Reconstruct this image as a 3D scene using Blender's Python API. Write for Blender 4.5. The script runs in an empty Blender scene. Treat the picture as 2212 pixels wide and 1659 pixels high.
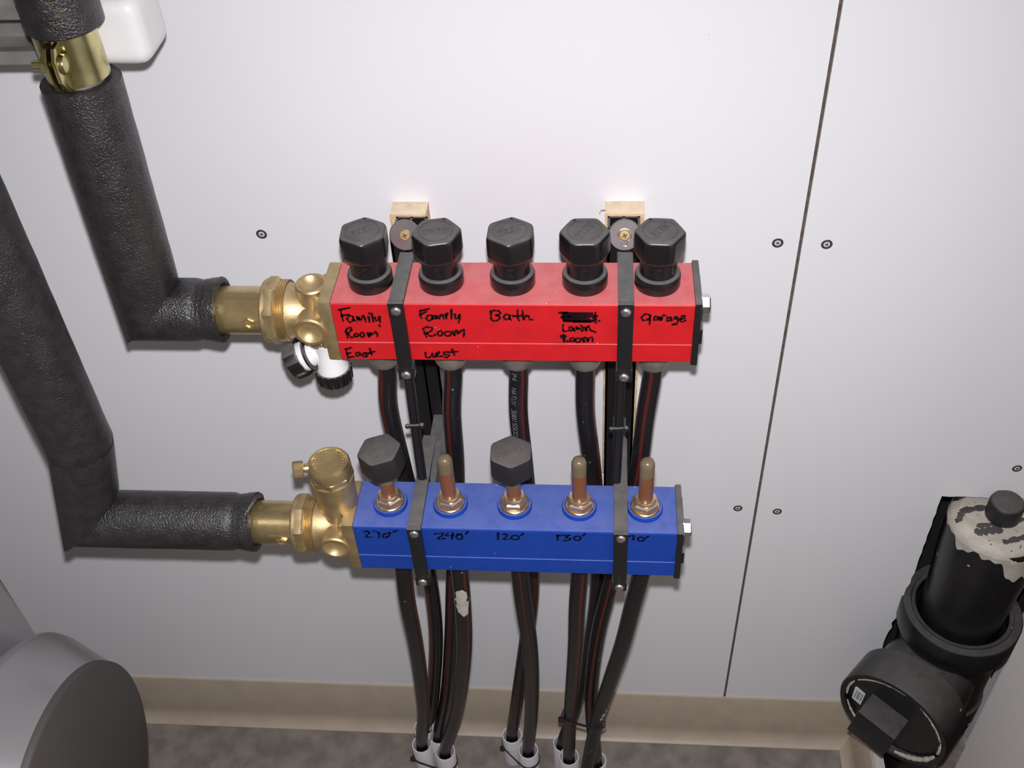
import bpy, bmesh, math, random
from mathutils import Vector, Matrix
random.seed(7)
PI = math.pi
sc = bpy.context.scene
COL = sc.collection

# ------------------------------------------------------------------ camera, flash, room light, exposure
# world units are metres; everything below is written in millimetres and goes through W()
FLOOR = 908.0
def W(x, y, z): return Vector((x / 1000, y / 1000, (z + FLOOR) / 1000))
PXW, PXH, FPX = 2212, 1659, 2300.0
CAM = Vector((66.83, -762.98, 498.23))
_p, _y, _r = .7575, .1148, -.0677
_f = Vector((-math.sin(_y) * math.cos(_p), math.cos(_y) * math.cos(_p), -math.sin(_p)))
_ri = Vector((math.cos(_y), math.sin(_y), 0)); _up = _ri.cross(_f)
RT = _ri * math.cos(_r) + _up * math.sin(_r); UP = _up * math.cos(_r) - _ri * math.sin(_r)
cd = bpy.data.cameras.new('camera'); cam = bpy.data.objects.new('camera', cd); COL.objects.link(cam)
cd.sensor_fit = 'HORIZONTAL'; cd.sensor_width = 36; cd.lens = FPX / PXW * 36; cd.clip_start = .01; cd.clip_end = 50
M = Matrix((RT, UP, -_f)).transposed().to_4x4(); M.translation = W(*CAM); cam.matrix_world = M
sc.camera = cam

def ray(px, py): return _f + RT * ((px - PXW / 2) / FPX) + UP * ((PXH / 2 - py) / FPX)
def onY(px, py, Y):
    d = ray(px, py); return CAM + d * ((Y - CAM.y) / d.y)
def onZ(px, py, Z):
    d = ray(px, py); return CAM + d * ((Z - CAM.z) / d.z)

# the flash of the camera, a little above its lens
ld = bpy.data.lights.new('flash', 'SPOT'); ld.energy = 46; ld.color = (.97, .965, 1.0)
ld.spot_size = math.radians(160); ld.spot_blend = 1.0; ld.shadow_soft_size = .008
lo = bpy.data.objects.new('flash', ld); COL.objects.link(lo)
lpos = CAM + UP * 37 - _f * 6
lo.location = W(*lpos); lo.rotation_euler = ray(1100, 2200).to_track_quat('-Z', 'Y').to_euler()
# warm dim light of the rest of the utility room
wd = bpy.data.worlds.new('room_light'); sc.world = wd; wd.use_nodes = True
bg = wd.node_tree.nodes['Background']; bg.inputs[0].default_value = (1, .86, .74, 1); bg.inputs[1].default_value = .14
sc.view_settings.view_transform = 'Standard'; sc.view_settings.look = 'None'
sc.view_settings.exposure = 0.0; sc.view_settings.gamma = 1.0; sc.view_settings.use_curve_mapping = False

# ------------------------------------------------------------------ materials
def mat(name, col, rough=.5, metal=0, bump=0, bscale=300, dust=0, dustcol=(.42, .38, .35), var=0, vscale=60, spec=.5, bdetail=2, trans=0, coat=0, specks=0, speckcol=(.75, .73, .7), sscale=220, sthr=.16):
    m = bpy.data.materials.new(name); m.use_nodes = True
    nt = m.node_tree; N = nt.nodes; L = nt.links
    b = N['Principled BSDF']
    b.inputs['Base Color'].default_value = (*col, 1); b.inputs['Roughness'].default_value = rough
    b.inputs['Metallic'].default_value = metal; b.inputs['Specular IOR Level'].default_value = spec
    b.inputs['Transmission Weight'].default_value = trans; b.inputs['Coat Weight'].default_value = coat
    geo = N.new('ShaderNodeNewGeometry')
    src = None
    def mix(fac, c1, c2):
        mx = N.new('ShaderNodeMix'); mx.data_type = 'RGBA'
        if isinstance(fac, float): mx.inputs[0].default_value = fac
        else: L.new(fac, mx.inputs[0])
        for i, c in ((6, c1), (7, c2)):
            if isinstance(c, tuple): mx.inputs[i].default_value = (*c, 1)
            else: L.new(c, mx.inputs[i])
        return mx.outputs[2]
    def noise(s, d=3, r=.55):
        n = N.new('ShaderNodeTexNoise'); n.inputs['Scale'].default_value = s; n.inputs['Detail'].default_value = d
        n.inputs['Roughness'].default_value = r; L.new(geo.outputs['Position'], n.inputs['Vector']); return n.outputs['Fac']
    def ramp(v, a, b_, lo=0., hi=1.):
        r = N.new('ShaderNodeMapRange'); r.interpolation_type = 'SMOOTHSTEP'
        for i, x in enumerate((a, b_, lo, hi)): r.inputs[i + 1].default_value = x
        L.new(v, r.inputs[0]); return r.outputs[0]
    def mul(a, b_):
        q = N.new('ShaderNodeMath'); q.operation = 'MULTIPLY'
        for i, x in enumerate((a, b_)):
            if isinstance(x, float): q.inputs[i].default_value = x
            else: L.new(x, q.inputs[i])
        return q.outputs[0]
    c = col
    if var: c = mix(ramp(noise(vscale, 5), .3, .7), tuple(x * (1 - var) for x in col), tuple(min(1, x * (1 + var)) for x in col))
    if dust:
        sx = N.new('ShaderNodeSeparateXYZ'); L.new(geo.outputs['Normal'], sx.inputs[0])
        f = mul(mul(ramp(sx.outputs[2], .45, .95), ramp(noise(90, 4), .2, .7, .65, 1.)), float(dust))
        c = mix(f, c, dustcol)
        rr = N.new('ShaderNodeMapRange'); rr.inputs[3].default_value = rough; rr.inputs[4].default_value = .75; L.new(mul(f, 1.6), rr.inputs[0]); L.new(rr.outputs[0], b.inputs['Roughness'])
    if specks:
        v = N.new('ShaderNodeTexVoronoi'); v.inputs['Scale'].default_value = sscale; L.new(geo.outputs['Position'], v.inputs['Vector'])
        gate = ramp(noise(sscale * .35, 1), .62, .66)
        f = mul(ramp(v.outputs['Distance'], sthr, sthr * .6), gate)
        c = mix(mul(f, float(specks)), c, speckcol)
    if not isinstance(c, tuple): L.new(c, b.inputs['Base Color'])
    if bump:
        bp = N.new('ShaderNodeBump'); bp.inputs['Strength'].default_value = bump; bp.inputs['Distance'].default_value = .001
        L.new(noise(bscale, bdetail), bp.inputs['Height']); L.new(bp.outputs[0], b.inputs['Normal'])
    m['b'] = 1
    return m

WALL = mat('white_wall_panel', (.78, .775, .80), .32, bump=.03, bscale=40, spec=.35, specks=.5, speckcol=(.4, .36, .33), sscale=40, sthr=.035)
CUT = mat('cut_panel_edge', (.10, .075, .06), .8, var=.3, vscale=200)
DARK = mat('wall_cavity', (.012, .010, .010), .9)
FLOORM = mat('concrete', (.205, .178, .155), .8, bump=.25, bscale=120, var=.24, vscale=32, bdetail=6, specks=.3, sscale=90, sthr=.12, speckcol=(.4, .36, .33))
BASE = mat('beige_vinyl', (.44, .365, .29), .45, var=.05, vscale=30, spec=.4)
SIDEW = mat('grey_beige_paint', (.52, .50, .48), .6)
FOAM = mat('black_foam', (.019, .017, .018), .36, bump=1.0, bscale=650, bdetail=2, spec=.8, var=.35, vscale=90)
FOAMCUT = mat('foam_cut_face', (.05, .045, .045), .8, bump=.3, bscale=500)
RED = mat('red_plastic', (.475, .008, .012), .42, dust=.27, dustcol=(.58, .47, .47), var=.07, specks=.6, sscale=170, sthr=.09, bump=.04, bscale=900)
BLUE = mat('blue_plastic', (.004, .040, .285), .42, dust=.17, dustcol=(.42, .46, .62), var=.07, specks=.6, sscale=160, sthr=.09, bump=.04, bscale=900)
BLACK = mat('black_plastic', (.008, .007, .008), .27, dust=.7, dustcol=(.14, .13, .127), spec=.5, bump=.05, bscale=700)
STRAP = mat('black_strap_plastic', (.010, .009, .010), .36, dust=.75, dustcol=(.15, .142, .138), bump=.06, bscale=500)
CAPB = mat('black_cap_plastic', (.015, .014, .015), .5, dust=.75, dustcol=(.115, .105, .10), bump=.15, bscale=700)
BRASS = mat('brass', (.62, .47, .235), .33, metal=.88, bump=.08, bscale=500, var=.12, vscale=80)
BRASSD = mat('cast_brass', (.53, .395, .205), .42, metal=.85, bump=.16, bscale=700, dust=.35, dustcol=(.40, .33, .22), var=.15, vscale=90)
BRASSR = mat('rose_brass', (.66, .47, .30), .28, metal=.9)
NICKEL = mat('dull_nickel', (.29, .255, .20), .45, metal=.6, bump=.1, bscale=600, var=.2)
ZINC = mat('zinc', (.66, .66, .66), .28, metal=1)
STEELD = mat('grey_steel_disc', (.30, .27, .27), .38, metal=.85, var=.1)
GALV = mat('galvanised_steel', (.40, .39, .37), .38, metal=.6, var=.15, vscale=40)
YZINC = mat('yellow_zinc', (.60, .54, .27), .24, metal=1, var=.28, vscale=45)
WHITEP = mat('white_plastic', (.70, .69, .69), .25, spec=.5, coat=.3)
PVC = mat('white_pvc', (.66, .65, .68), .35)
WOOD = mat('pale_wood', (.62, .44, .25), .7, var=.2, vscale=120, dust=.6, dustcol=(.83, .72, .58), bump=.25, bscale=400)
PEX = mat('black_pex', (.011, .009, .010), .33, spec=.36, bump=.05, bscale=250, specks=.5, sscale=120, speckcol=(.35, .33, .31))
STRIPE = mat('red_stripe', (.075, .012, .009), .38, spec=.35)
PRINT = mat('pale_print', (.17, .185, .185), .6)
INK = mat('black_marker', (.006, .001, .002), .35)
INKB = mat('black_marker_on_blue', (.002, .002, .008), .6, spec=.15)
ABS = mat('black_abs', (.010, .0095, .011), .30, dust=.55, dustcol=(.12, .11, .105), bump=.06, bscale=300, specks=.6, sscale=60, var=.2)
PLASTER = mat('joint_compound', (.46, .42, .36), .85, bump=.5, bscale=250, var=.12)
LABELW = mat('white_sticker', (.72, .72, .72), .5)
GREYM = mat('grey_appliance_paint', (.27, .262, .27), .3, metal=.35, spec=.6)
GREYD = mat('dark_grey_cover', (.062, .055, .051), .6)
SCREWM = mat('dark_screw', (.05, .040, .037), .5, spec=.3)
YSCREW = mat('gold_screw', (.62, .45, .22), .4, metal=.7)
TIE = mat('black_tie', (.008, .008, .014), .35)
ROD = mat('red_indicator', (.75, .03, .01), .4)
RODO = mat('amber_indicator', (.50, .16, .03), .4)
GLASS = mat('cloudy_sight_glass', (.30, .13, .05), .2, trans=.5, spec=.5)
GLASSTIP = mat('cloudy_sight_glass_tip', (.20, .155, .095), .3, trans=.3)
MARKG = mat('olive_print', (.085, .085, .035), .6)

# ------------------------------------------------------------------ mesh helpers
class MB:
    def __init__(s): s.bm = bmesh.new()
    def face(s, vs, mi=0):
        try:
            f = s.bm.faces.new(vs); f.material_index = mi; return f
        except ValueError: return None
    def box(s, x0, x1, y0, y1, z0, z1, bev=0, mi=0, seg=2, rot=None, piv=None):
        c = Vector(((x0 + x1) / 2, (y0 + y1) / 2, (z0 + z1) / 2))
        r = bmesh.ops.create_cube(s.bm, size=1, matrix=Matrix.Translation(c) @ Matrix.Diagonal((abs(x1 - x0), abs(y1 - y0), abs(z1 - z0), 1)))
        vs = r['verts']
        if rot is not None: bmesh.ops.rotate(s.bm, verts=vs, cent=piv or c, matrix=rot)
        fs = {f for v in vs for f in v.link_faces}
        for f in fs: f.material_index = mi
        if bev:
            es = list({e for v in vs for e in v.link_edges})
            bmesh.ops.bevel(s.bm, geom=es, offset=bev, segments=seg, affect='EDGES', profile=.6, material=-1)
        return s
    def rings(s, rings, cap0=True, cap1=True, mi=0, close=True, mfun=None):
        R = [[s.bm.verts.new(p) for p in r] for r in rings]
        n = len(R[0])
        for a, b in zip(R, R[1:]):
            for i in range(n if close else n - 1):
                j = (i + 1) % n
                s.face((a[i], a[j], b[j], b[i]), mfun(i) if mfun else mi)
        if cap0: s.face(R[0][::-1], mi)
        if cap1: s.face(R[-1], mi)
        return s
    def lathe(s, o, ax, prof, n=40, mi=0, cap0=True, cap1=True, ph=0, rf=None):
        """prof: (radius, height along ax)"""
        o = Vector(o); ax = Vector(ax).normalized()
        u = Vector((0, -1, 0)) if abs(ax.z) > .7 else Vector((0, 0, 1))
        u = (u - ax * u.dot(ax)).normalized(); v = ax.cross(u)
        R = []
        for r, h in prof:
            R.append([o + ax * h + (u * math.cos(2 * PI * i / n + ph) + v * math.sin(2 * PI * i / n + ph)) * (r * (rf(i, h) if rf else 1)) for i in range(n)])
        return s.rings(R, cap0, cap1, mi)
    def cyl(s, a, b, r, n=32, mi=0, r2=None, ph=0):
        a, b = Vector(a), Vector(b)
        return s.lathe(a, b - a, [(r, 0), (r2 if r2 is not None else r, (b - a).length)], n, mi, ph=ph)
    def tube(s, pts, r, n=20, mi=0, ref=(0, -1, 0), stripe=None, caps=True, flat=1.0):
        """stripe: (angle from -Y towards +X in degrees, half width) drawn with material 1"""
        pts = [Vector(p) for p in pts]; R = []
        ref = Vector(ref)
        for i, p in enumerate(pts):
            t = (pts[min(i + 1, len(pts) - 1)] - pts[max(i - 1, 0)]).normalized()
            u = (ref - t * ref.dot(t))
            if u.length < 1e-4: u = t.orthogonal()
            u.normalize(); v = t.cross(u)
            rr = r(i) if callable(r) else r
            R.append([p + (u * math.cos(2 * PI * k / n) + v * math.sin(2 * PI * k / n) * flat) * rr for k in range(n)])
        mf = None
        if stripe:
            t = (pts[-1] - pts[0]).normalized()
            def mf(k):
                a = math.degrees(2 * PI * (k + .5) / n)
                if t.z > 0: a = -a
                d = (-a - stripe[0] + 180) % 360 - 180     # going down, v points to -X
                return 1 if abs(d) < stripe[1] else 0
        return s.rings(R, caps, caps, mi, mfun=mf)
    def prism(s, poly, fr, to, mi=0, bev=0):
        """poly: list of 3d points (front), extruded by vector to"""
        a = [s.bm.verts.new(Vector(p) + Vector(fr)) for p in poly]; b = [s.bm.verts.new(Vector(p) + Vector(fr) + Vector(to)) for p in poly]
        n = len(a); fs = [s.face(a, mi), s.face(b[::-1], mi)]
        for i in range(n): fs.append(s.face((a[i], b[i], b[(i + 1) % n], a[(i + 1) % n]), mi))
        if bev:
            es = list({e for f in fs if f for e in f.edges})
            bmesh.ops.bevel(s.bm, geom=es, offset=bev, segments=2, affect='EDGES', profile=.6, material=-1)
        return s
    def ball(s, c, r, sx=1, sy=1, sz=1, mi=0, n=24):
        m = Matrix.Translation(Vector(c)) @ Matrix.Diagonal((r * sx, r * sy, r * sz, 1))
        q = bmesh.ops.create_uvsphere(s.bm, u_segments=n, v_segments=n // 2, radius=1, matrix=m)
        for f in {f for v in q['verts'] for f in v.link_faces}: f.material_index = mi
        return s

def smooth_path(pts, per=10):
    P = [Vector(p) for p in pts]; out = []
    for i in range(len(P) - 1):
        p0 = P[max(i - 1, 0)]; p1 = P[i]; p2 = P[i + 1]; p3 = P[min(i + 2, len(P) - 1)]
        for k in range(per):
            t = k / per
            out.append(.5 * ((2 * p1) + (p2 - p0) * t + (2 * p0 - 5 * p1 + 4 * p2 - p3) * t * t + (3 * p1 - p0 - 3 * p2 + p3) * t ** 3))
    return out + [P[-1]]

WL = {}
def thing(name, label, cat, loc, group=None):
    o = bpy.data.objects.new(name, None); COL.objects.link(o)
    WL[o] = W(*loc); o.location = WL[o]; o['label'] = label; o['category'] = cat
    if group: o['group'] = group
    return o
def obj(name, mb, mats, parent=None, angle=38, label=None):
    bm = mb.bm
    bmesh.ops.recalc_face_normals(bm, faces=bm.faces)
    me = bpy.data.meshes.new(name)
    for v in bm.verts: v.co = W(*v.co)
    lo_ = Vector([min(v.co[i] for v in bm.verts) for i in range(3)]); hi_ = Vector([max(v.co[i] for v in bm.verts) for i in range(3)])
    c = (lo_ + hi_) / 2
    for v in bm.verts: v.co -= c
    bm.to_mesh(me); bm.free()
    for m in (mats if isinstance(mats, (list, tuple)) else [mats]): me.materials.append(m)
    for p in me.polygons: p.use_smooth = True
    me.set_sharp_from_angle(angle=math.radians(angle))
    o = bpy.data.objects.new(name, me); COL.objects.link(o); WL[o] = c
    if parent: o.parent = parent; o.location = c - WL[parent]
    else: o.location = c
    if label: o['label'] = label
    return o
def tag(o, label, cat, group=None):
    o['label'] = label; o['category'] = cat
    if group: o['group'] = group
    return o
def struct(name, mb, mats, angle=30):
    o = obj(name, mb, mats, None, angle); o['kind'] = 'structure'; return o

# ------------------------------------------------------------------ the setting
SEAM = 237.0
m = MB()
m.box(-1100, SEAM - 1.5, 0, 12, -FLOOR, 700)                                   # left panel
def jag(a, b, n, ax, amp):
    out = []
    for i in range(n + 1):
        p = Vector(a).lerp(Vector(b), i / n); p[ax] += random.uniform(-amp, amp) if 0 < i < n else 0; out.append(p)
    return out
edge = jag((428, 0, -385), (427.5, 0, -520), 14, 0, .8) + jag((426, 0, -530), (419.5, 0, -690), 16, 0, 1.6) + [Vector((419, 0, -FLOOR))]
m.prism([Vector((SEAM + 1.5, 0, -FLOOR)), Vector((SEAM + 1.5, 0, 700)), Vector((428, 0, 700))] + edge, (0, 0, 0), (0, 12, 0))
top = jag((428, 0, -385), (575, 0, -387), 18, 2, 1.0)
m.prism([Vector((428, 0, 700))] + top + [Vector((575, 0, 700))], (0, 0, 0), (0, 12, 0))
m.box(575, 1200, 0, 12, -FLOOR, 700)
m.box(SEAM - 1.5, SEAM + 1.5, 3.0, 5, -FLOOR, 700, mi=1)                        # dark backing in the joint
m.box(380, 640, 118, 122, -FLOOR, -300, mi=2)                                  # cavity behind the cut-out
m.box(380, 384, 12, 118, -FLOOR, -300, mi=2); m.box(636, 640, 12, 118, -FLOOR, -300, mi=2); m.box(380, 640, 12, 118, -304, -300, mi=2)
struct('wall_back', m, [WALL, CUT, DARK])
m = MB(); m.box(-1100, 1200, -1500, 30, -FLOOR - 20, -FLOOR); struct('floor', m, FLOORM)
# baseboard with flared cove foot
prof = [(0, -803), (-2.2, -803), (-3.2, -804.5), (-3.2, -884), (-4.2, -892), (-7.5, -899.5), (-13, -904.5), (-16.5, -906), (-16.5, -FLOOR), (0, -FLOOR)]
m = MB(); m.rings([[Vector((x, y, z)) for y, z in prof] for x in (-1100, 418)]); struct('baseboard_back', m, BASE, 50)
XS = 418
m = MB(); m.rings([[Vector((XS + y, yy, z)) for y, z in prof] for yy in (-.0, -900)]); struct('baseboard_right', m, BASE, 50)
m = MB(); m.box(XS, 640, -1100, -236, -FLOOR, 700, bev=2.5); m.box(XS, XS + 12, -236, 0, -FLOOR, -800); struct('wall_right', m, SIDEW)

# wall screws
scr = [((565, 506), 'dark screw head in the wall left of the red bar, far from the joint'),
       ((1680, 525), 'dark screw head just left of the wall joint, right of the red bar'),
       ((1786, 528), 'dark screw head just right of the wall joint, level with the black knobs'),
       ((1594, 1098), 'dark screw head just left of the wall joint, right of the blue bar'),
       ((1679, 1105), 'dark screw head just right of the wall joint, level with the blue bar'),
       ((2197, 1012), 'dark screw head at the right edge of the photo, above the drain knob')]
for (px, py), lab in scr:
    c = onY(px, py, 0); m = MB()
    m.lathe((c.x, 0, c.z), (0, -1, 0), [(4.9, -1), (4.9, .1), (4.5, .5), (3.0, .4), (2.6, -.2), (.1, -.3)], 28)
    for k in range(3):
        a = k * PI / 3 + .4; m.tube([(c.x - 2.1 * math.cos(a), -.28, c.z - 2.1 * math.sin(a)), (c.x + 2.1 * math.cos(a), -.28, c.z + 2.1 * math.sin(a))], .32, 6)
    tag(obj('wall_screw', m, SCREWM), lab, 'screw', 'screws in the white wall panels')

# ------------------------------------------------------------------ manifold bars
Dp, Hh = 50, 57
def bar_body(x0, x1, yf, zt, zstep=-39, zgro=-20):
    b = yf + Dp
    pr = [(b, zt), (yf + 1.6, zt), (yf + .3, zt - .5), (yf - .35, zt - 1.6), (yf - .35, zt + zgro + .1), (yf, zt + zgro),
          (yf, zt + zstep), (yf - .75, zt + zstep - .25), (yf - .75, zt - Hh + 1), (yf, zt - Hh), (b, zt - Hh)]
    m = MB(); m.rings([[Vector((x, y, z)) for y, z in pr] for x in (x0, x1)]); return m
def strokes(mb, S, crop, Yp, w=.75, h=.12):
    ox, oy, k = crop
    for st in S:
        pts = [onY(ox + u / k, oy + v / k, Yp) for u, v in st]
        if sum(p.z for p in pts) / len(pts) < -39.5 and Yp > -200: pts = [onY(ox + u / k, oy + v / k, Yp - .4) for u, v in st]
        if len(pts) > 2: pts = smooth_path(pts, 4)
        L, R, n = [], [], len(pts)
        for i, p in enumerate(pts):
            t = (pts[min(i + 1, n - 1)] - pts[max(i - 1, 0)]).normalized(); q = Vector((-t.z, 0, t.x)) * w * (.8 + .3 * math.sin(i * 1.3 + len(pts)))
            L.append(p + q); R.append(p - q)
        t0 = (pts[0] - pts[1]).normalized() * w * .8; t1 = (pts[-1] - pts[-2]).normalized() * w * .8
        poly = [pts[0] + t0] + L + [pts[-1] + t1] + R[::-1]
        rings = [[L[i] + Vector((0, 0, 0)), R[i]] for i in range(n)]
        va = [(mb.bm.verts.new(l + Vector((0, -h, 0))), mb.bm.verts.new(r + Vector((0, -h, 0)))) for l, r in zip(L, R)]
        for (a, b), (c, d) in zip(va, va[1:]): mb.face((a, b, d, c))
        e0 = mb.bm.verts.new(pts[0] + t0 + Vector((0, -h, 0))); e1 = mb.bm.verts.new(pts[-1] + t1 + Vector((0, -h, 0)))
        mb.face((va[0][0], e0, va[0][1])); mb.face((va[-1][0], va[-1][1], e1))
def el(cx, cy, rx, ry, n=12): return [(cx + rx * math.cos(2 * PI * i / n + 1), cy + ry * math.sin(2 * PI * i / n + 1)) for i in range(n + 1)]

RY = -153.3; RZ = 0; RC = RY + 25
red = thing('supply_manifold', 'red manifold bar with five black knobs and handwritten room names', 'manifold', (0, RC, -57))
body = obj('manifold_body', bar_body(-136.5, 134.8, RY, 0), RED, red, 25)
TXT_R = [
 ('A', (725, 655, 12.758), [[(80, 185), (390, 120)], [(140, 200), (170, 340), (210, 490)], [(160, 345), (370, 305)],
   [(480, 370), (400, 340), (320, 400), (340, 480), (420, 520), (490, 450), (480, 370), (500, 450), (570, 500)],
   [(580, 360), (630, 480), (640, 370), (700, 470), (760, 340), (800, 400), (830, 515)], [(905, 360), (940, 525)], [(920, 270), (932, 292)],
   [(990, 275), (1045, 520)], [(1085, 380), (1100, 460), (1160, 470), (1210, 360)], [(1210, 360), (1225, 530)], [(1205, 600), (1220, 645)],
   [(290, 800), (290, 740), (350, 680), (425, 680), (430, 740), (350, 820), (300, 830)], [(270, 770), (310, 850), (330, 960)], [(350, 830), (400, 930), (500, 930), (530, 880)],
   el(570, 880, 55, 45), el(735, 870, 55, 65), [(880, 800), (920, 940), (960, 800), (1000, 870), (1100, 790), (1140, 830), (1155, 920)],
   [(270, 1270), (440, 1220)], [(280, 1270), (320, 1400), (340, 1490)], [(300, 1390), (420, 1360)], [(340, 1495), (510, 1465)],
   [(660, 1360), (600, 1350), (560, 1410), (600, 1460), (660, 1420), (660, 1370), (720, 1450)],
   [(820, 1360), (750, 1390), (830, 1420), (880, 1450), (800, 1480), (740, 1440)], [(820, 1360), (900, 1400)], [(940, 1240), (1000, 1430)], [(900, 1380), (1085, 1325)]],
  'handwritten Family Room East'),
 ('B', (895, 655, 12.758), [[(150, 215), (410, 150)], [(155, 215), (160, 320), (195, 415)], [(170, 310), (340, 225)],
   [(490, 340), (410, 330), (330, 390), (350, 450), (420, 480), (490, 420), (490, 340), (510, 420), (560, 420)],
   [(560, 330), (600, 440), (630, 330), (690, 430), (730, 320), (780, 320), (815, 435)], [(870, 290), (880, 430)], [(915, 270), (882, 350)], [(1020, 170), (1025, 430)],
   [(1120, 290), (1125, 410), (1190, 400), (1250, 310)], [(1260, 310), (1245, 420), (1220, 535)],
   [(240, 700), (330, 660), (470, 670), (490, 730), (420, 790), (340, 820)], [(245, 700), (290, 830), (340, 930)], [(340, 820), (410, 890), (500, 905), (590, 860)],
   el(710, 830, 65, 70), el(925, 840, 95, 62), [(1060, 770), (1100, 895), (1130, 780), (1190, 750), (1200, 850), (1290, 760), (1360, 730), (1370, 830), (1355, 930)],
   [(310, 1350), (310, 1440), (360, 1500), (440, 1480), (500, 1380), (520, 1480), (580, 1470)], [(580, 1460), (700, 1360), (650, 1350), (590, 1410), (600, 1470), (720, 1460), (800, 1450)],
   [(940, 1350), (850, 1340), (810, 1390), (880, 1420), (960, 1430), (900, 1490), (820, 1480)], [(1040, 1260), (1110, 1440)], [(950, 1350), (1200, 1330)]],
  'handwritten Family Room west'),
 ('C', (1050, 655, 18.43), [[(160, 320), (300, 290), (450, 295), (560, 350), (530, 430), (380, 480)], [(380, 480), (530, 520), (540, 600), (450, 680), (320, 700), (230, 670), (200, 560), (200, 340)],
   [(950, 480), (820, 440), (710, 520), (740, 620), (830, 640), (930, 590), (930, 490), (940, 600), (1000, 680)], [(1255, 270), (1260, 560), (1320, 700)], [(1040, 510), (1410, 500)],
   [(1450, 290), (1470, 560), (1500, 650), (1580, 510), (1660, 480), (1720, 600), (1780, 660), (1860, 645)]], 'handwritten Bath'),
 ('D', (1200, 660, 18.436), [[(140, 290), (500, 270)], [(1590, 270), (1600, 500), (1610, 700)], [(1560, 400), (1680, 415)], [(1705, 610), (1765, 605)], [(220, 460), (600, 440)],
   [(300, 300), (1480, 300)], [(280, 370), (1540, 370)], [(250, 440), (1560, 440)], [(270, 510), (1350, 510)], [(300, 580), (1560, 580)], [(330, 620), (1550, 630)], [(700, 640), (1400, 650)],
   [(1490, 480), (1560, 520)],
   [(300, 750), (320, 1020), (560, 985)], [(560, 980), (560, 870), (620, 850), (700, 920), (690, 990), (600, 1010)], [(700, 900), (780, 1020)],
   [(840, 830), (850, 960), (930, 880), (990, 940), (1060, 1010), (1100, 900), (990, 770)], [(1170, 860), (1230, 1020), (1230, 900), (1300, 820), (1370, 930), (1410, 1010), (1520, 1020), (1600, 1070)],
   [(240, 1280), (210, 1220), (300, 1170), (390, 1190), (390, 1270), (330, 1330)], [(310, 1200), (340, 1460)], [(350, 1360), (480, 1430), (560, 1425)], el(670, 1360, 90, 68), el(900, 1380, 110, 78),
   [(1060, 1290), (1130, 1460), (1150, 1300), (1230, 1280), (1290, 1450), (1330, 1300), (1440, 1270), (1480, 1340), (1470, 1450)]], 'crossed-out word above handwritten Lawn Room'),
 ('E', (1375, 665, 18.43), [[(560, 330), (430, 240), (280, 290), (200, 400), (270, 490), (400, 480), (540, 380)], [(550, 330), (530, 500), (520, 650)],
   [(880, 400), (780, 330), (700, 400), (720, 490), (830, 460), (860, 390), (900, 490)], [(930, 340), (990, 510), (1010, 380), (1080, 290), (1180, 330)],
   [(1370, 400), (1300, 360), (1220, 440), (1240, 530), (1340, 490), (1370, 410), (1410, 520)], [(1650, 390), (1570, 350), (1500, 410), (1560, 450), (1640, 420), (1660, 520), (1580, 640), (1430, 680), (1510, 620)],
   [(1740, 460), (1900, 400), (1920, 320), (1850, 310), (1760, 400), (1760, 510), (1840, 550), (1960, 490)]], 'handwritten garage')]
for _, crop, S, lab in TXT_R:
    m = MB(); strokes(m, S, crop, RY - .40, 1.02); obj('marker_writing', m, INK, body, label=lab)

def end_cap(x0, yf, zt, parent):
    m = MB()
    m.box(x0, x0 + 5.2, yf - 2.2, yf + 52, zt - 58.5, zt + 1.6, bev=1.0)
    m.box(x0 + 5, x0 + 7, yf - 2.8, yf + 14, zt - 36, zt - 22, bev=.4)
    m.box(x0 + 5, x0 + 6.4, yf + 2, yf + 44, zt - 18, zt - 6, bev=.4)
    o = obj('end_cap', m, STRAP, parent)
    m = MB(); m.lathe((x0 + 5, yf + 17, zt - 13), (1, 0, 0), [(8.3, 0), (8.3, 1.4), (7.4, 1.5), (7.4, 6.8), (6.6, 7.8)], 6, ph=.2)
    obj('hex_bolt', m, ZINC, parent, 20)
end_cap(134.8, RY, 0, red)

def hexprof(o, prof, rot, nsub=1):
    """rounded hexagon rings: prof (corner radius, z, roundness)"""
    R = []
    for r, z, rd in prof:
        ring = []
        for k in range(48):
            a = 2 * PI * k / 48
            ap = (a - rot) % (PI / 3) - PI / 6                 # 0 at mid-flat
            hexr = r * math.cos(PI / 6) / math.cos(ap)
            rr = min(hexr, r * (1 - .035)) * (1 - rd) + r * .93 * rd
            ring.append(Vector(o) + Vector((rr * math.sin(a), -rr * math.cos(a), z)))
        R.append(ring)
    return R
def emblem(c, rot, r):
    m = MB(); ca, sa = math.cos(rot), math.sin(rot)
    def P(u, v): return (c[0] + (u * ca - v * sa) * r, c[1] + (u * sa + v * ca) * r, c[2])
    m.tube([P(math.cos(t) * .66, math.sin(t) * .66) for t in [2 * PI * i / 36 for i in range(37)]], .16, 5)
    for st in ([(-.55, -.14), (.45, -.14), (.55, .16), (-.45, .16), (-.55, -.14)], [(-.40, -.08), (-.36, .1), (-.26, .08), (-.3, 0), (-.38, 0)], [(-.12, -.08), (-.18, -.08), (-.14, .1), (-.06, .1)], [(-.16, .01), (-.08, .01)],
               [(.04, -.08), (.08, .1), (.16, .08), (.14, -.06), (.04, -.08)], [(.26, -.08), (.3, .1)], [(.36, -.08), (.42, .1)], [(.28, .01), (.4, .01)]):
        m.tube([P(*q) for q in st], .15, 5)
    return m
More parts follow.
